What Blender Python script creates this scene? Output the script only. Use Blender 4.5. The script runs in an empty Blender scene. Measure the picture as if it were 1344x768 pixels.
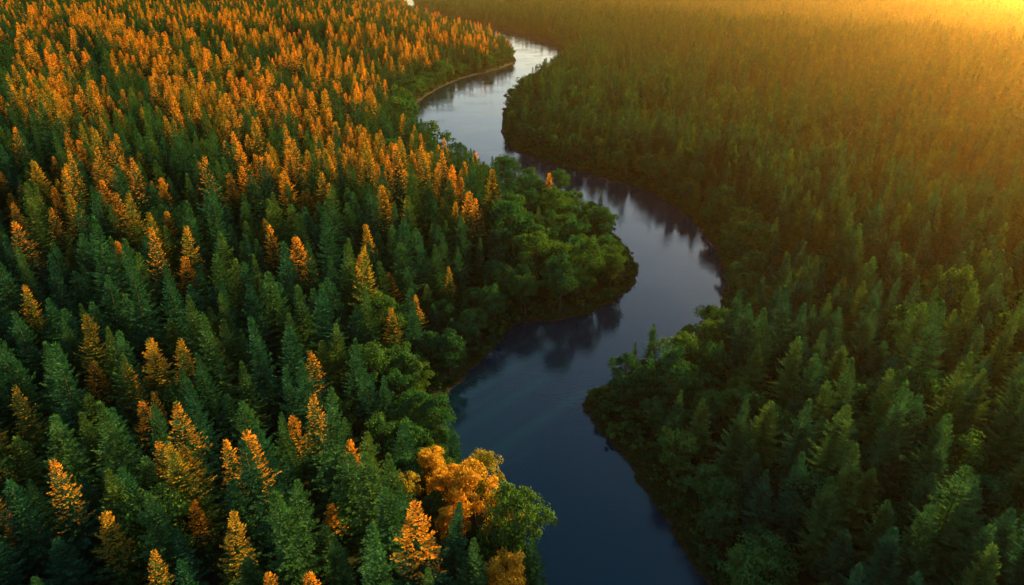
import bpy, math, random
import numpy as np
from mathutils import Vector, Matrix
random.seed(7); rng=np.random.default_rng(11)
scene=bpy.context.scene
SUN_AZ=43.0   # degrees clockwise from +Y (north)
SUN_EL=9.0

# ------------------------------------------------------------------ river banks (metres)
LEFT=[(10,-300),(10,-50),(9,50),(8.5,86),(5.5,99),(1.5,114),(-5,126),(-12,136),(-18,147),(-20,161),(-16,174),(-8,190),
(-2,205),(3,212),(13,212.5),(26.5,219),(41,234),(49,251),(50.5,265),(48.5,283),(42,315),(19,346),(-13,377),(-33,418),
(-55,474),(-74,545),(-86,626),(-82,688),(-60,791),(-20,874),(0,940),(4,1000),(-14,1144),(-72,1355),(-202,1766),(-289,2147),(-374,2595),(-500,3300),(-800,5200)]
RIGHT=[(46,-300),(46,-50),(44,50),(42,85),(38.8,99.3),(34.6,115.4),(30.5,130.3),(24.5,148.3),(21,157),(21,164),(26,170),(37,179),
(47,185),(60,198),(71,214),(82,238),(87,262),(89.5,292),(86,329),(74.5,369),(53,397),(23,432),(4,463),(-5.5,500),(-7.5,545),
(-4,629),(14,730),(46,864),(72,1000),(72,1150),(45,1308),(-10,1481),(-135,1836),(-290,2313),(-395,3037),(-460,3500),(-700,5200)]
def catmull(P,n=6):
    P=np.array(P,float); out=[]
    for i in range(len(P)-1):
        p0=P[max(i-1,0)];p1=P[i];p2=P[i+1];p3=P[min(i+2,len(P)-1)]
        for k in range(n):
            t=k/n
            out.append(.5*((2*p1)+(-p0+p2)*t+(2*p0-5*p1+4*p2-p3)*t*t+(-p0+3*p1-3*p2+p3)*t**3))
    out.append(P[-1]); return np.array(out)
def wob(P):
    t=np.arange(len(P)); P=P.copy()
    P[:,0]+=0.5*np.sin(t*1.9)+0.4*np.sin(t*.83+1); P[:,1]+=0.5*np.sin(t*1.3+2)
    return P
Lb=wob(catmull(LEFT)); Rb=wob(catmull(RIGHT))
def polydist(x,y,P):
    best=np.full(x.shape,1e18)
    for a,b in zip(P[:-1],P[1:]):
        d=b-a; L=d@d
        t=np.clip(((x-a[0])*d[0]+(y-a[1])*d[1])/L,0,1)
        q=(x-a[0]-t*d[0])**2+(y-a[1]-t*d[1])**2
        np.minimum(best,q,out=best)
    return np.sqrt(best)
POLY=np.vstack([Lb,Rb[::-1]])
def inside(x,y):
    c=np.zeros(x.shape,bool); P=POLY; n=len(P)
    for i in range(n):
        x1,y1=P[i];x2,y2=P[(i+1)%n]
        if y1==y2: continue
        m=((y1>y)!=(y2>y))&(x<(x2-x1)*(y-y1)/(y2-y1)+x1)
        c^=m
    return c
def sstep(v): v=np.clip(v,0,1); return v*v*(3-2*v)
def fields(x,y):
    dl=polydist(x,y,Lb); dr=polydist(x,y,Rb); ins=inside(x,y)
    d=np.minimum(dl,dr); left=dl<dr
    return np.where(ins,-d,d),left
def height(x,y,d,left):
    und=1.8*np.sin(x*.031+1.3)*np.cos(y*.027)+1.0*np.sin(x*.071+y*.05)+3.0*np.sin(x*.006+y*.0045+.7)
    out=0.12+1.3*sstep(d/5.0)+und*sstep(d/70)+np.where(left,30*sstep((d-12)/270),7*sstep((d-30)/300))
    return np.where(d>=0,out,0.12-2.5*sstep((-d)/6))

# ------------------------------------------------------------------ node helpers
def newmat(name):
    m=bpy.data.materials.new(name); m.use_nodes=True
    nt=m.node_tree; nt.nodes.clear(); return m,nt
def N(nt,t,**k):
    n=nt.nodes.new(t)
    for a,b in k.items(): setattr(n,a,b)
    return n
def ramp(nt,cols):
    r=N(nt,'ShaderNodeValToRGB'); e=r.color_ramp.elements
    while len(e)<len(cols): e.new(.5)
    for i,(p,c) in enumerate(cols): e[i].position=p; e[i].color=(*c,1)
    return r
def foliage_mat(name,cols,trans=.35,nscale=.35,gain=1.0,tw=(1.25,1.5,.5)):
    m,nt=newmat(name); l=nt.links
    oi=N(nt,'ShaderNodeObjectInfo'); r=ramp(nt,cols); l.new(oi.outputs['Random'],r.inputs[0])
    tc=N(nt,'ShaderNodeTexCoord'); no=N(nt,'ShaderNodeTexNoise'); no.inputs['Scale'].default_value=nscale
    no.inputs['Detail'].default_value=3
    l.new(tc.outputs['Object'],no.inputs['Vector'])
    mr=N(nt,'ShaderNodeMapRange'); mr.inputs[1].default_value=.3; mr.inputs[2].default_value=.7
    mr.inputs[3].default_value=.5*gain; mr.inputs[4].default_value=1.55*gain
    l.new(no.outputs[0],mr.inputs[0])
    mul=N(nt,'ShaderNodeVectorMath',operation='SCALE'); l.new(r.outputs[0],mul.inputs[0]); l.new(mr.outputs[0],mul.inputs['Scale'])
    p=N(nt,'ShaderNodeBsdfDiffuse')
    l.new(mul.outputs[0],p.inputs['Color'])
    t=N(nt,'ShaderNodeBsdfTranslucent')
    warm=N(nt,'ShaderNodeVectorMath',operation='MULTIPLY'); warm.inputs[1].default_value=tw
    l.new(mul.outputs[0],warm.inputs[0]); l.new(warm.outputs[0],t.inputs['Color'])
    mx=N(nt,'ShaderNodeMixShader'); mx.inputs[0].default_value=trans
    l.new(p.outputs[0],mx.inputs[1]); l.new(t.outputs[0],mx.inputs[2])
    o=N(nt,'ShaderNodeOutputMaterial'); l.new(mx.outputs[0],o.inputs[0]); return m
def simple_mat(name,c1,c2,scale,rough=.9):
    m,nt=newmat(name); l=nt.links
    tc=N(nt,'ShaderNodeTexCoord'); no=N(nt,'ShaderNodeTexNoise'); no.inputs['Scale'].default_value=scale; no.inputs['Detail'].default_value=6
    l.new(tc.outputs['Object'],no.inputs['Vector']); r=ramp(nt,[(.3,c1),(.7,c2)]); l.new(no.outputs[0],r.inputs[0])
    p=N(nt,'ShaderNodeBsdfPrincipled'); p.inputs['Roughness'].default_value=rough; l.new(r.outputs[0],p.inputs['Base Color'])
    o=N(nt,'ShaderNodeOutputMaterial'); l.new(p.outputs[0],o.inputs[0]); return m
M_spruce=foliage_mat('spruce_needles',[(0,(.017,.085,.046)),(.35,(.025,.105,.048)),(.7,(.040,.118,.038)),(1,(.070,.135,.03))],.28,.35,1.05)
M_leaf=foliage_mat('broad_leaves',[(0,(.020,.090,.038)),(.5,(.034,.118,.036)),(1,(.066,.14,.03))],.28,.5,1.0)
M_gold=foliage_mat('golden_leaves',[(0,(.40,.26,.03)),(.5,(.40,.28,.03)),(1,(.17,.20,.03))],.4,.5,1.2,(1.6,1.3,.6))
M_tip=foliage_mat('spruce_sunlit_tips',[(0,(.50,.28,.03)),(.6,(.44,.27,.03)),(1,(.26,.23,.03))],.45,.6,1.3,(1.7,1.3,.5))  # warm colour standing in for low sunlight on the spruce crowns
M_bark=simple_mat('bark',(.03,.02,.014),(.09,.065,.045),3)
M_grass=foliage_mat('grass_blades',[(0,(.03,.075,.02)),(.6,(.05,.09,.025)),(1,(.08,.10,.03))],.3)

# ------------------------------------------------------------------ tree prototypes
class MB:
    def __init__(s): s.v=[];s.f=[];s.m=[]
    def tube(s,a,b,ra,rb,n=5,mat=0):
        a=Vector(a);b=Vector(b);d=(b-a).normalized(); u=d.orthogonal().normalized(); w=d.cross(u); k=len(s.v)
        for c,r in((a,ra),(b,rb)):
            for i in range(n):
                t=2*math.pi*i/n; s.v.append(tuple(c+u*math.cos(t)*r+w*math.sin(t)*r))
        for i in range(n): s.f.append((k+i,k+(i+1)%n,k+n+(i+1)%n,k+n+i)); s.m.append(mat)
    def blade(s,p,d,side,L,W,mat=1):
        k=len(s.v); m=p+d*(L*.45)
        s.v+= [tuple(p),tuple(m+side*W),tuple(p+d*L),tuple(m-side*W)]
        s.f.append((k,k+1,k+2,k+3)); s.m.append(mat)
    def mesh(s,name,mats):
        me=bpy.data.meshes.new(name); me.from_pydata(s.v,[],s.f)
        for m in mats: me.materials.append(m)
        me.polygons.foreach_set('material_index',s.m); me.update(); return me
UP=Vector((0,0,1))
def conifer(name,seed,H,R,fol,power=.8,lod=1.0,tips=0.0):
    r=random.Random(seed); b=MB()
    bend=(r.uniform(-.35,.35),r.uniform(-.35,.35))
    segs=4
    for i in range(segs):
        z0=H*i/segs; z1=H*(i+1)/segs
        b.tube((bend[0]*i/segs,bend[1]*i/segs,z0),(bend[0]*(i+1)/segs,bend[1]*(i+1)/segs,z1),.30*(1-i/segs)+.02,.30*(1-(i+1)/segs)+.02)
    z=H*.16
    while z<H-.25:
        t=(z-H*.16)/(H*.84)
        rad=R*(1-t)**power*min(1,.6+t*2.2)+.12
        nb=r.choice([5,6,6,7]) 
        a0=r.random()*6.28
        rowk=r.uniform(.75,1.2)
        for j in range(nb):
            az=a0+2*math.pi*j/nb+r.uniform(-.3,.3)
            L=rad*rowk*r.uniform(.62,1.3)
            el=-.28+1.0*t+r.uniform(-.14,.14); curl=r.uniform(.15,.5)
            out=Vector((math.cos(az),math.sin(az),0)); side=Vector((-math.sin(az),math.cos(az),0))
            base=Vector((bend[0]*t,bend[1]*t,z))
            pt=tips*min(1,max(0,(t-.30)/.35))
            def P(s): return base+out*(L*s)+UP*(L*(el*s+curl*(s*s-s)))
            n=max(2,int(L/(.33*lod)))
            for k in range(1,n+1):
                s=(k-.3)/n; p=P(s); fw=(P(min(1,s+.05))-p).normalized()
                tl=(.34+.70*(1-s)*min(1,L/2.0)+.14)*r.uniform(.75,1.25)*(lod**.4)
                for sg in(-1,1):
                    d=(fw*r.uniform(.6,1.0)+side*sg*r.uniform(.6,1)+UP*r.uniform(-.35,.15)).normalized()
                    sd=(d.cross(UP)).normalized()
                    sd=(sd+UP*r.uniform(-.6,.6)).normalized()
                    mt=2 if (s>.3 and r.random()<pt) else 1  # outer blades of the upper crown get the painted sunlight colour
                    b.blade(p,d,sd,tl,(.08+tl*.13)*lod**.7,mt)
            fw=(P(1)-P(.9)).normalized()
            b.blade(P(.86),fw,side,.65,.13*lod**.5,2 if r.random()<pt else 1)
        z+=(.80-.40*t)*r.uniform(.8,1.2)*lod**.6
    for j in range(5):
        az=r.random()*6.28; d=Vector((math.cos(az)*.3,math.sin(az)*.3,1)).normalized()
        b.blade(Vector((bend[0],bend[1],H-.5)),d,d.orthogonal().normalized(),1.1,.10)
    return b.mesh(name,[M_bark,fol,M_tip])
def broadleaf(name,seed,H,R,fol,ncl=46,leaves=105,lk=1.0):
    r=random.Random(seed); b=MB()
    th=H*.42
    b.tube((0,0,0),(0,0,th*.5),.32,.26,7); b.tube((0,0,th*.5),(.1,.1,th),.26,.2,7); b.tube((.1,.1,th),(0,.1,H*.78),.2,.06,6)
    cz=H*.58; rz=H*.42
    for c in range(ncl):
        u=Vector((r.gauss(0,1),r.gauss(0,1),r.gauss(.25,1))).normalized()
        k=r.uniform(.45,.95)
        lob=1+.18*math.sin(3*math.atan2(u.y,u.x)+seed)
        cp=Vector((u.x*R*k*lob,u.y*R*k*lob,cz+u.z*rz*k*.88))
        cr=r.uniform(.75,1.45)*R/4
        if c%3==0: b.tube((0,0,th*r.uniform(.7,1.2)),tuple(cp),.09,.02,4)
        for i in range(leaves):
            d=Vector((r.gauss(0,1),r.gauss(0,1),r.gauss(.35,1))).normalized()
            q=cp+Vector((d.x,d.y,d.z*.75))*cr*(r.uniform(.55,1.08))
            nrm=(d+Vector((r.gauss(0,.5),r.gauss(0,.5),r.gauss(.3,.5)))).normalized()
            t1=nrm.orthogonal().normalized(); a=r.random()*6.28
            t1=(Matrix.Rotation(a,3,nrm)@t1); t2=nrm.cross(t1)
            s=r.uniform(.25,.48)*lk; b.blade(q-t1*s*.5,t1,t2,s*1.2,s*.42)
    return b.mesh(name,[M_bark,fol])
def tuft(name,seed):
    r=random.Random(seed); b=MB()
    for i in range(50):
        az=r.random()*6.28; rr=r.random()**.5*.9
        p=Vector((math.cos(az)*rr,math.sin(az)*rr,-.05)); a2=r.random()*6.28
        d=Vector((math.cos(a2)*.4,math.sin(a2)*.4,1)).normalized()
        b.blade(p,d,Vector((-math.sin(a2),math.cos(a2),0)),r.uniform(.4,1.0),.07,0)
    return b.mesh(name,[M_grass])
protos={}; IDX={}
coll=bpy.data.collections.new('tree_kinds')
protos_by={}
def addp(kind,me):
    i=len(protos); nm='k%02d_%s'%(i,kind); IDX.setdefault(kind,[]).append(i)
    o=bpy.data.objects.new(nm,me); coll.objects.link(o); protos[nm]=me; protos_by.setdefault(kind,[]).append(me)
SH=[(28,5.7,.95),(26,5.3,.85),(30,5.9,1.05),(25,5.8,.9),(29,5.0,.95),(27,5.5,.8)]
for i,(H,R,p) in enumerate(SH): addp('spruce',conifer('spruce%d'%i,100+i,H,R,M_spruce,p))
for i,(H,R,p) in enumerate(SH[:4]): addp('sunlitspruce',conifer('sunlitspruce%d'%i,130+i,H,R,M_spruce,p,1,.85 if i%2 else .55))  # spruces with sunlight painted into their upper blades
for i,(H,R,p) in enumerate(SH[:4]): addp('farspruce',conifer('farspruce%d'%i,160+i,H,R,M_spruce,p,1.9))
for i,(H,R,p) in enumerate(SH[:3]): addp('farsunlit',conifer('farsunlit%d'%i,190+i,H,R,M_spruce,p,1.9,.8))  # coarser far version, sunlit tops likewise put into the colour
for i,(H,R) in enumerate([(14.5,5.0),(13,4.6),(16,5.2),(12,4.3)]): addp('broadleaf',broadleaf('broadleaf%d'%i,50+i,H,R,M_leaf,44,95))
for i,(H,R) in enumerate([(14.5,5.0),(16,5.2)]): addp('farbroad',broadleaf('farbroad%d'%i,60+i,H,R,M_leaf,26,36,1.8))
addp('birch',broadleaf('birch0',70,15,4.2,M_gold)); addp('birch',broadleaf('birch1',71,17,4.6,M_gold))
addp('shrub',broadleaf('shrub0',80,3.2,2.0,M_leaf,14,60)); addp('shrub',broadleaf('shrub1',81,2.4,1.7,M_leaf,12,60))
addp('tuft',tuft('tuft0',90)); addp('tuft',tuft('tuft1',91))
def pick(kind,n): return rng.choice(IDX[kind],n)

def scatter(name,pts,idx,rotz,scl):
    n=len(pts); me=bpy.data.meshes.new(name); me.vertices.add(n); me.vertices.foreach_set('co',np.asarray(pts,np.float32).ravel())
    a=me.attributes.new('rot','FLOAT_VECTOR','POINT'); rv=np.zeros((n,3),np.float32); rv[:,2]=rotz
    rv[:,0]=rng.normal(0,.035,n); rv[:,1]=rng.normal(0,.035,n); a.data.foreach_set('vector',rv.ravel())
    a=me.attributes.new('scl','FLOAT_VECTOR','POINT'); a.data.foreach_set('vector',np.asarray(scl,np.float32).ravel())
    a=me.attributes.new('idx','INT','POINT'); a.data.foreach_set('value',np.asarray(idx,np.int32))
    me.update(); o=bpy.data.objects.new(name,me); scene.collection.objects.link(o)
    ng=bpy.data.node_groups.new(name+'_gn','GeometryNodeTree')
    ng.interface.new_socket('Geometry',in_out='INPUT',socket_type='NodeSocketGeometry')
    ng.interface.new_socket('Geometry',in_out='OUTPUT',socket_type='NodeSocketGeometry')
    gi=ng.nodes.new('NodeGroupInput'); go=ng.nodes.new('NodeGroupOutput')
    ci=ng.nodes.new('GeometryNodeCollectionInfo'); ci.inputs['Collection'].default_value=coll
    ci.inputs['Separate Children'].default_value=True; ci.inputs['Reset Children'].default_value=True
    ip=ng.nodes.new('GeometryNodeInstanceOnPoints'); ip.inputs['Pick Instance'].default_value=True
    def attr(nm,ty):
        q=ng.nodes.new('GeometryNodeInputNamedAttribute'); q.data_type=ty; q.inputs['Name'].default_value=nm; return q.outputs['Attribute']
    l=ng.links; l.new(gi.outputs[0],ip.inputs['Points']); l.new(ci.outputs[0],ip.inputs['Instance'])
    l.new(attr('idx','INT'),ip.inputs['Instance Index'])
    e2r=ng.nodes.new('FunctionNodeEulerToRotation'); l.new(attr('rot','FLOAT_VECTOR'),e2r.inputs[0]); l.new(e2r.outputs[0],ip.inputs['Rotation'])
    l.new(attr('scl','FLOAT_VECTOR'),ip.inputs['Scale']); l.new(ip.outputs[0],go.inputs[0])
    md=o.modifiers.new('instances','NODES'); md.node_group=ng
    return o

# ------------------------------------------------------------------ individually placed trees
NAMED=[('birch_tree','birch',1,-8,113,1.1),('birch_tree','birch',0,-14,117,1.05),('birch_tree','birch',1,-2,107,1.0),
('birch_tree','birch',0,-12,107,.9),('birch_tree','birch',0,-1,92,1.05),('birch_tree','birch',0,-17,97,.85),('birch_tree','birch',1,-6,121,.9),
('spruce_tree','spruce',1,41,177,.62),('spruce_tree','spruce',4,35,172,.45),('spruce_tree','spruce',5,-28,176,.8),
('spruce_tree','spruce',0,-24,238,.85),('spruce_tree','sunlitspruce',1,-29,188,.75),('spruce_tree','sunlitspruce',3,-34,118,.75)]
nx=np.array([n[3] for n in NAMED],float); ny=np.array([n[4] for n in NAMED],float)
nd,nl=fields(nx,ny); nz=height(nx,ny,nd,nl)
for n,z in zip(NAMED,nz):
    o=bpy.data.objects.new(n[0],protos_by[n[1]][n[2]]); scene.collection.objects.link(o)
    o.location=(n[3],n[4],z-.1); o.scale=(n[5],)*3; o.rotation_euler=(0,0,random.random()*6.28)

# ------------------------------------------------------------------ forest
def grid(y0,y1,s,k=.82,pad=70):
    out=[]
    y=y0; row=0
    while y<y1:
        w=k*max(y,0)+pad; n=int(2*w/s)
        xs=-w+(np.arange(n)+.5*(row%2))*s; out.append(np.stack([xs,np.full(n,y)],1)); y+=s*.88; row+=1
    P=np.vstack(out); P+=rng.uniform(-.44,.44,P.shape)*s; return P
def forest(name,y0,y1,s,mul,k=.82,pad=70,far=False):
    P=grid(y0,y1,s,k,pad); x,y=P[:,0],P[:,1]
    d,left=fields(x,y); 
    mead=(~left)&(y>100)&(y<162)&(x<60)
    keep=d>np.where(mead,5.5,2.5)
    for a,b in zip(nx,ny): keep&=((x-a)**2+(y-b)**2)>16
    head=((x>-8)&(x<62)&(y>205)&(y<350)&left)|((~left)&(x<62)&(y>140)&(y<205))
    keep&=~((~left)&(~head)&(d>30)&(rng.random(len(x))<.05))
    x,y,d,left,head=x[keep],y[keep],d[keep],left[keep],head[keep]; n=len(x)
    z=height(x,y,d,left)-.15
    idx=pick('farspruce' if far else 'spruce',n)
    patch=sstep((np.sin(x*.035+1)*np.sin(y*.028+2)+.6*np.sin(x*.09+y*.06)+.5)/1.2)
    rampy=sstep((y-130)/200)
    pl=np.where(left,((.08+.30*patch)*(1-rampy)+(.20+.75*patch)*rampy)*sstep((d-8)/30),.0)  # share of left-side spruces with painted sunlit tops
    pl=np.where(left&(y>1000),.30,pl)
    la=rng.random(n)<pl; idx[la]=pick('farsunlit' if far else 'sunlitspruce',la.sum())
    pb=np.where(d<13,.85,np.where(d<26,.35,.05)); pb=np.where(head,.93,pb)
    pb=np.where((~left)&(y<240)&(d<70),np.maximum(pb,.20),pb); pb=np.where(y>900,pb*.5,pb)
    br=rng.random(n)<pb; idx[br]=pick('farbroad' if far else 'broadleaf',br.sum())
    gb=br&(rng.random(n)<np.where(left&(y<130),.2,.0)); idx[gb]=pick('birch',gb.sum())
    hs=np.clip(.90+rng.normal(0,1,n)*np.where(left,.19,.16),.45,1.35)*(1+.08*np.sin(x*.02)*np.sin(y*.023))
    hs=np.where(br,hs*(1.14+.3*sstep((d-25)/30)),hs); edge=np.where(br,1,.60+.40*sstep(d/35)); hs*=edge
    ws=hs**.75*rng.uniform(.85,1.15,n)*mul
    S=np.stack([ws,ws,hs],1)
    return scatter(name,np.stack([x,y,z],1),idx,rng.random(n)*6.28,S),n
c=0
for a in [('forest',-40,420,7.6,1.0,.85,90),('forest',420,1300,9.2,1.12,.80,60,True),('distant_forest',1300,3600,14,1.7,.78,60,True)]:
    o,n=forest(*a); c+=n
P=np.vstack([grid(60,520,4.6,.8,20),grid(520,1000,6.5,.15,70)]); x,y=P.T; d,l=fields(x,y); k=(d>.5)&(d<13); x,y,d,l=x[k],y[k],d[k],l[k]
n=len(x); s=rng.uniform(.6,1.5,n); scatter('riverside_shrubs',np.stack([x,y,height(x,y,d,l)-.2],1),pick('shrub',n),rng.random(n)*6.28,np.stack([s,s,s],1))
P=grid(80,480,1.3,.15,95); x,y=P.T; d,l=fields(x,y); k=(d>-.3)&(d<np.where(l,2.5,8)); x,y,d,l=x[k],y[k],d[k],l[k]
n=len(x); s=rng.uniform(.5,1.3,n); scatter('riverbank_grass',np.stack([x,y,height(x,y,d,l)],1),pick('tuft',n),rng.random(n)*6.28,np.stack([s,s,s],1))

# ------------------------------------------------------------------ ground
def axis(lo,hi,f0,f1,s):
    mid=list(np.arange(f0,f1,s)); a=[];v=f0;st=s
    while v>lo: st*=1.09; v-=st; a.append(v)
    b=[];v=mid[-1];st=s
    while v<hi: st*=1.09; v+=st; b.append(v)
    return np.array(a[::-1]+mid+b)
xs=axis(-12000,12000,-110,110,1.6); ys=axis(-1500,14000,70,520,1.8)
ys=np.unique(np.concatenate([ys,np.arange(520,1600,6.0)]))
X,Y=np.meshgrid(xs,ys); xf,yf=X.ravel(),Y.ravel(); d,l=fields(xf,yf); Z=height(xf,yf,d,l)
W=len(xs);Hh=len(ys); ii=(np.arange(Hh-1)[:,None]*W+np.arange(W-1)[None]).ravel()
F=np.stack([ii,ii+1,ii+W+1,ii+W],1)
me=bpy.data.meshes.new('ground'); me.from_pydata(np.stack([xf,yf,Z],1).tolist(),[],F.tolist())
me.polygons.foreach_set('use_smooth',[True]*len(F)); 
at=me.attributes.new('bank','FLOAT','POINT'); at.data.foreach_set('value',d.astype(np.float32))
g=bpy.data.objects.new('ground',me); scene.collection.objects.link(g)
m,nt=newmat('forest_floor'); L=nt.links
tc=N(nt,'ShaderNodeTexCoord'); no=N(nt,'ShaderNodeTexNoise'); no.inputs['Scale'].default_value=.35; no.inputs['Detail'].default_value=8
L.new(tc.outputs['Object'],no.inputs['Vector'])
r1=ramp(nt,[(.3,(.010,.020,.008)),(.55,(.018,.038,.013)),(.75,(.035,.055,.018))]); L.new(no.outputs[0],r1.inputs[0])
at=N(nt,'ShaderNodeAttribute',attribute_name='bank')
mr=N(nt,'ShaderNodeMapRange'); mr.inputs[1].default_value=.0; mr.inputs[2].default_value=1.2; L.new(at.outputs['Fac'],mr.inputs[0])
mx=N(nt,'ShaderNodeMix',data_type='RGBA'); mx.inputs[6].default_value=(.035,.028,.018,1); L.new(mr.outputs[0],mx.inputs[0]); L.new(r1.outputs[0],mx.inputs[7])
p=N(nt,'ShaderNodeBsdfPrincipled'); p.inputs['Roughness'].default_value=.95; p.inputs['Specular IOR Level'].default_value=.1; L.new(mx.outputs[2],p.inputs['Base Color'])
bp=N(nt,'ShaderNodeBump'); bp.inputs['Distance'].default_value=.5; L.new(no.outputs[0],bp.inputs['Height']); L.new(bp.outputs[0],p.inputs['Normal'])
o=N(nt,'ShaderNodeOutputMaterial'); L.new(p.outputs[0],o.inputs[0]); me.materials.append(m)

# ------------------------------------------------------------------ river water
wm=bpy.data.meshes.new('river'); 
wm.from_pydata([(-1500,-400,0),(400,-400,0),(400,5200,0),(-1500,5200,0)],[],[(0,1,2,3)])
wo=bpy.data.objects.new('river_water',wm); scene.collection.objects.link(wo)
m,nt=newmat('river_water'); L=nt.links
tc=N(nt,'ShaderNodeTexCoord'); n1=N(nt,'ShaderNodeTexNoise'); n1.inputs['Scale'].default_value=.8; n1.inputs['Detail'].default_value=4
n2=N(nt,'ShaderNodeTexNoise'); n2.inputs['Scale'].default_value=.035; n2.inputs['Detail'].default_value=3
mp=N(nt,'ShaderNodeMapping'); mp.inputs['Scale'].default_value=(1,1.6,1); mp.inputs['Rotation'].default_value=(0,0,.5)
L.new(tc.outputs['Object'],mp.inputs[0]); L.new(mp.outputs[0],n1.inputs['Vector']); L.new(tc.outputs['Object'],n2.inputs['Vector'])
cr=N(nt,'ShaderNodeMapRange'); cr.inputs[1].default_value=.42; cr.inputs[2].default_value=.62; cr.inputs[3].default_value=.25; cr.inputs[4].default_value=1; L.new(n2.outputs[0],cr.inputs[0])
mm=N(nt,'ShaderNodeMath',operation='MULTIPLY'); L.new(n1.outputs[0],mm.inputs[0]); L.new(cr.outputs[0],mm.inputs[1])
bp=N(nt,'ShaderNodeBump'); bp.inputs['Strength'].default_value=.6; bp.inputs['Distance'].default_value=.12; L.new(mm.outputs[0],bp.inputs['Height'])
p=N(nt,'ShaderNodeBsdfPrincipled'); p.inputs['Base Color'].default_value=(.0005,.020,.036,1); p.inputs['Roughness'].default_value=.03
p.inputs['IOR'].default_value=1.42; p.inputs['Specular IOR Level'].default_value=.5; p.inputs['Specular Tint'].default_value=(.18,.75,1,1); L.new(bp.outputs[0],p.inputs['Normal'])
o=N(nt,'ShaderNodeOutputMaterial'); L.new(p.outputs[0],o.inputs[0]); wm.materials.append(m)

# ------------------------------------------------------------------ evening haze lying in the valley
hb=MB()
x0,x1,y0,y1,z0,z1=-7000,7000,-900,8000,-4,66
hb.v=[(x0,y0,z0),(x1,y0,z0),(x1,y1,z0),(x0,y1,z0),(x0,y0,z1),(x1,y0,z1),(x1,y1,z1),(x0,y1,z1)]
hb.f=[(3,2,1,0),(4,5,6,7),(0,1,5,4),(1,2,6,5),(2,3,7,6),(3,0,4,7)]; hb.m=[0]*6
m,nt=newmat('haze'); vs=N(nt,'ShaderNodeVolumeScatter'); vs.inputs['Density'].default_value=.00014; vs.inputs['Anisotropy'].default_value=.89
vs.inputs['Color'].default_value=(1,.68,.20,1)
o=N(nt,'ShaderNodeOutputMaterial'); nt.links.new(vs.outputs[0],o.inputs['Volume'])
ho=bpy.data.objects.new('haze',hb.mesh('haze',[m])); scene.collection.objects.link(ho)

# ------------------------------------------------------------------ light
az=math.radians(SUN_AZ); el=math.radians(SUN_EL)
sd=Vector((math.sin(az)*math.cos(el),math.cos(az)*math.cos(el),math.sin(el)))
sl=bpy.data.lights.new('sun','SUN'); sl.energy=18; sl.angle=math.radians(.6); sl.color=(1,.53,.15)
so=bpy.data.objects.new('sun',sl); scene.collection.objects.link(so); so.rotation_euler=sd.to_track_quat('Z','Y').to_euler(); so.location=(300,300,300)
w=bpy.data.worlds.new('World'); scene.world=w; w.use_nodes=True; nt=w.node_tree; nt.nodes.clear()
sk=N(nt,'ShaderNodeTexSky',sky_type='NISHITA'); sk.sun_disc=False; sk.sun_elevation=el; sk.sun_rotation=az
sk.dust_density=1.5; sk.air_density=1.0; sk.ozone_density=1
bg=N(nt,'ShaderNodeBackground'); bg.inputs[1].default_value=.26
o=N(nt,'ShaderNodeOutputWorld'); nt.links.new(sk.outputs[0],bg.inputs[0]); nt.links.new(bg.outputs[0],o.inputs[0])
# ------------------------------------------------------------------ camera
cd=bpy.data.cameras.new('camera'); cd.lens=24.32; cd.sensor_width=36; cd.clip_end=30000; cd.clip_start=.5
co=bpy.data.objects.new('camera',cd); scene.collection.objects.link(co); co.location=(0,0,110); co.rotation_euler=(math.radians(65),0,0)
scene.camera=co
scene.view_settings.view_transform='Standard'; scene.view_settings.look='None'; scene.view_settings.exposure=0
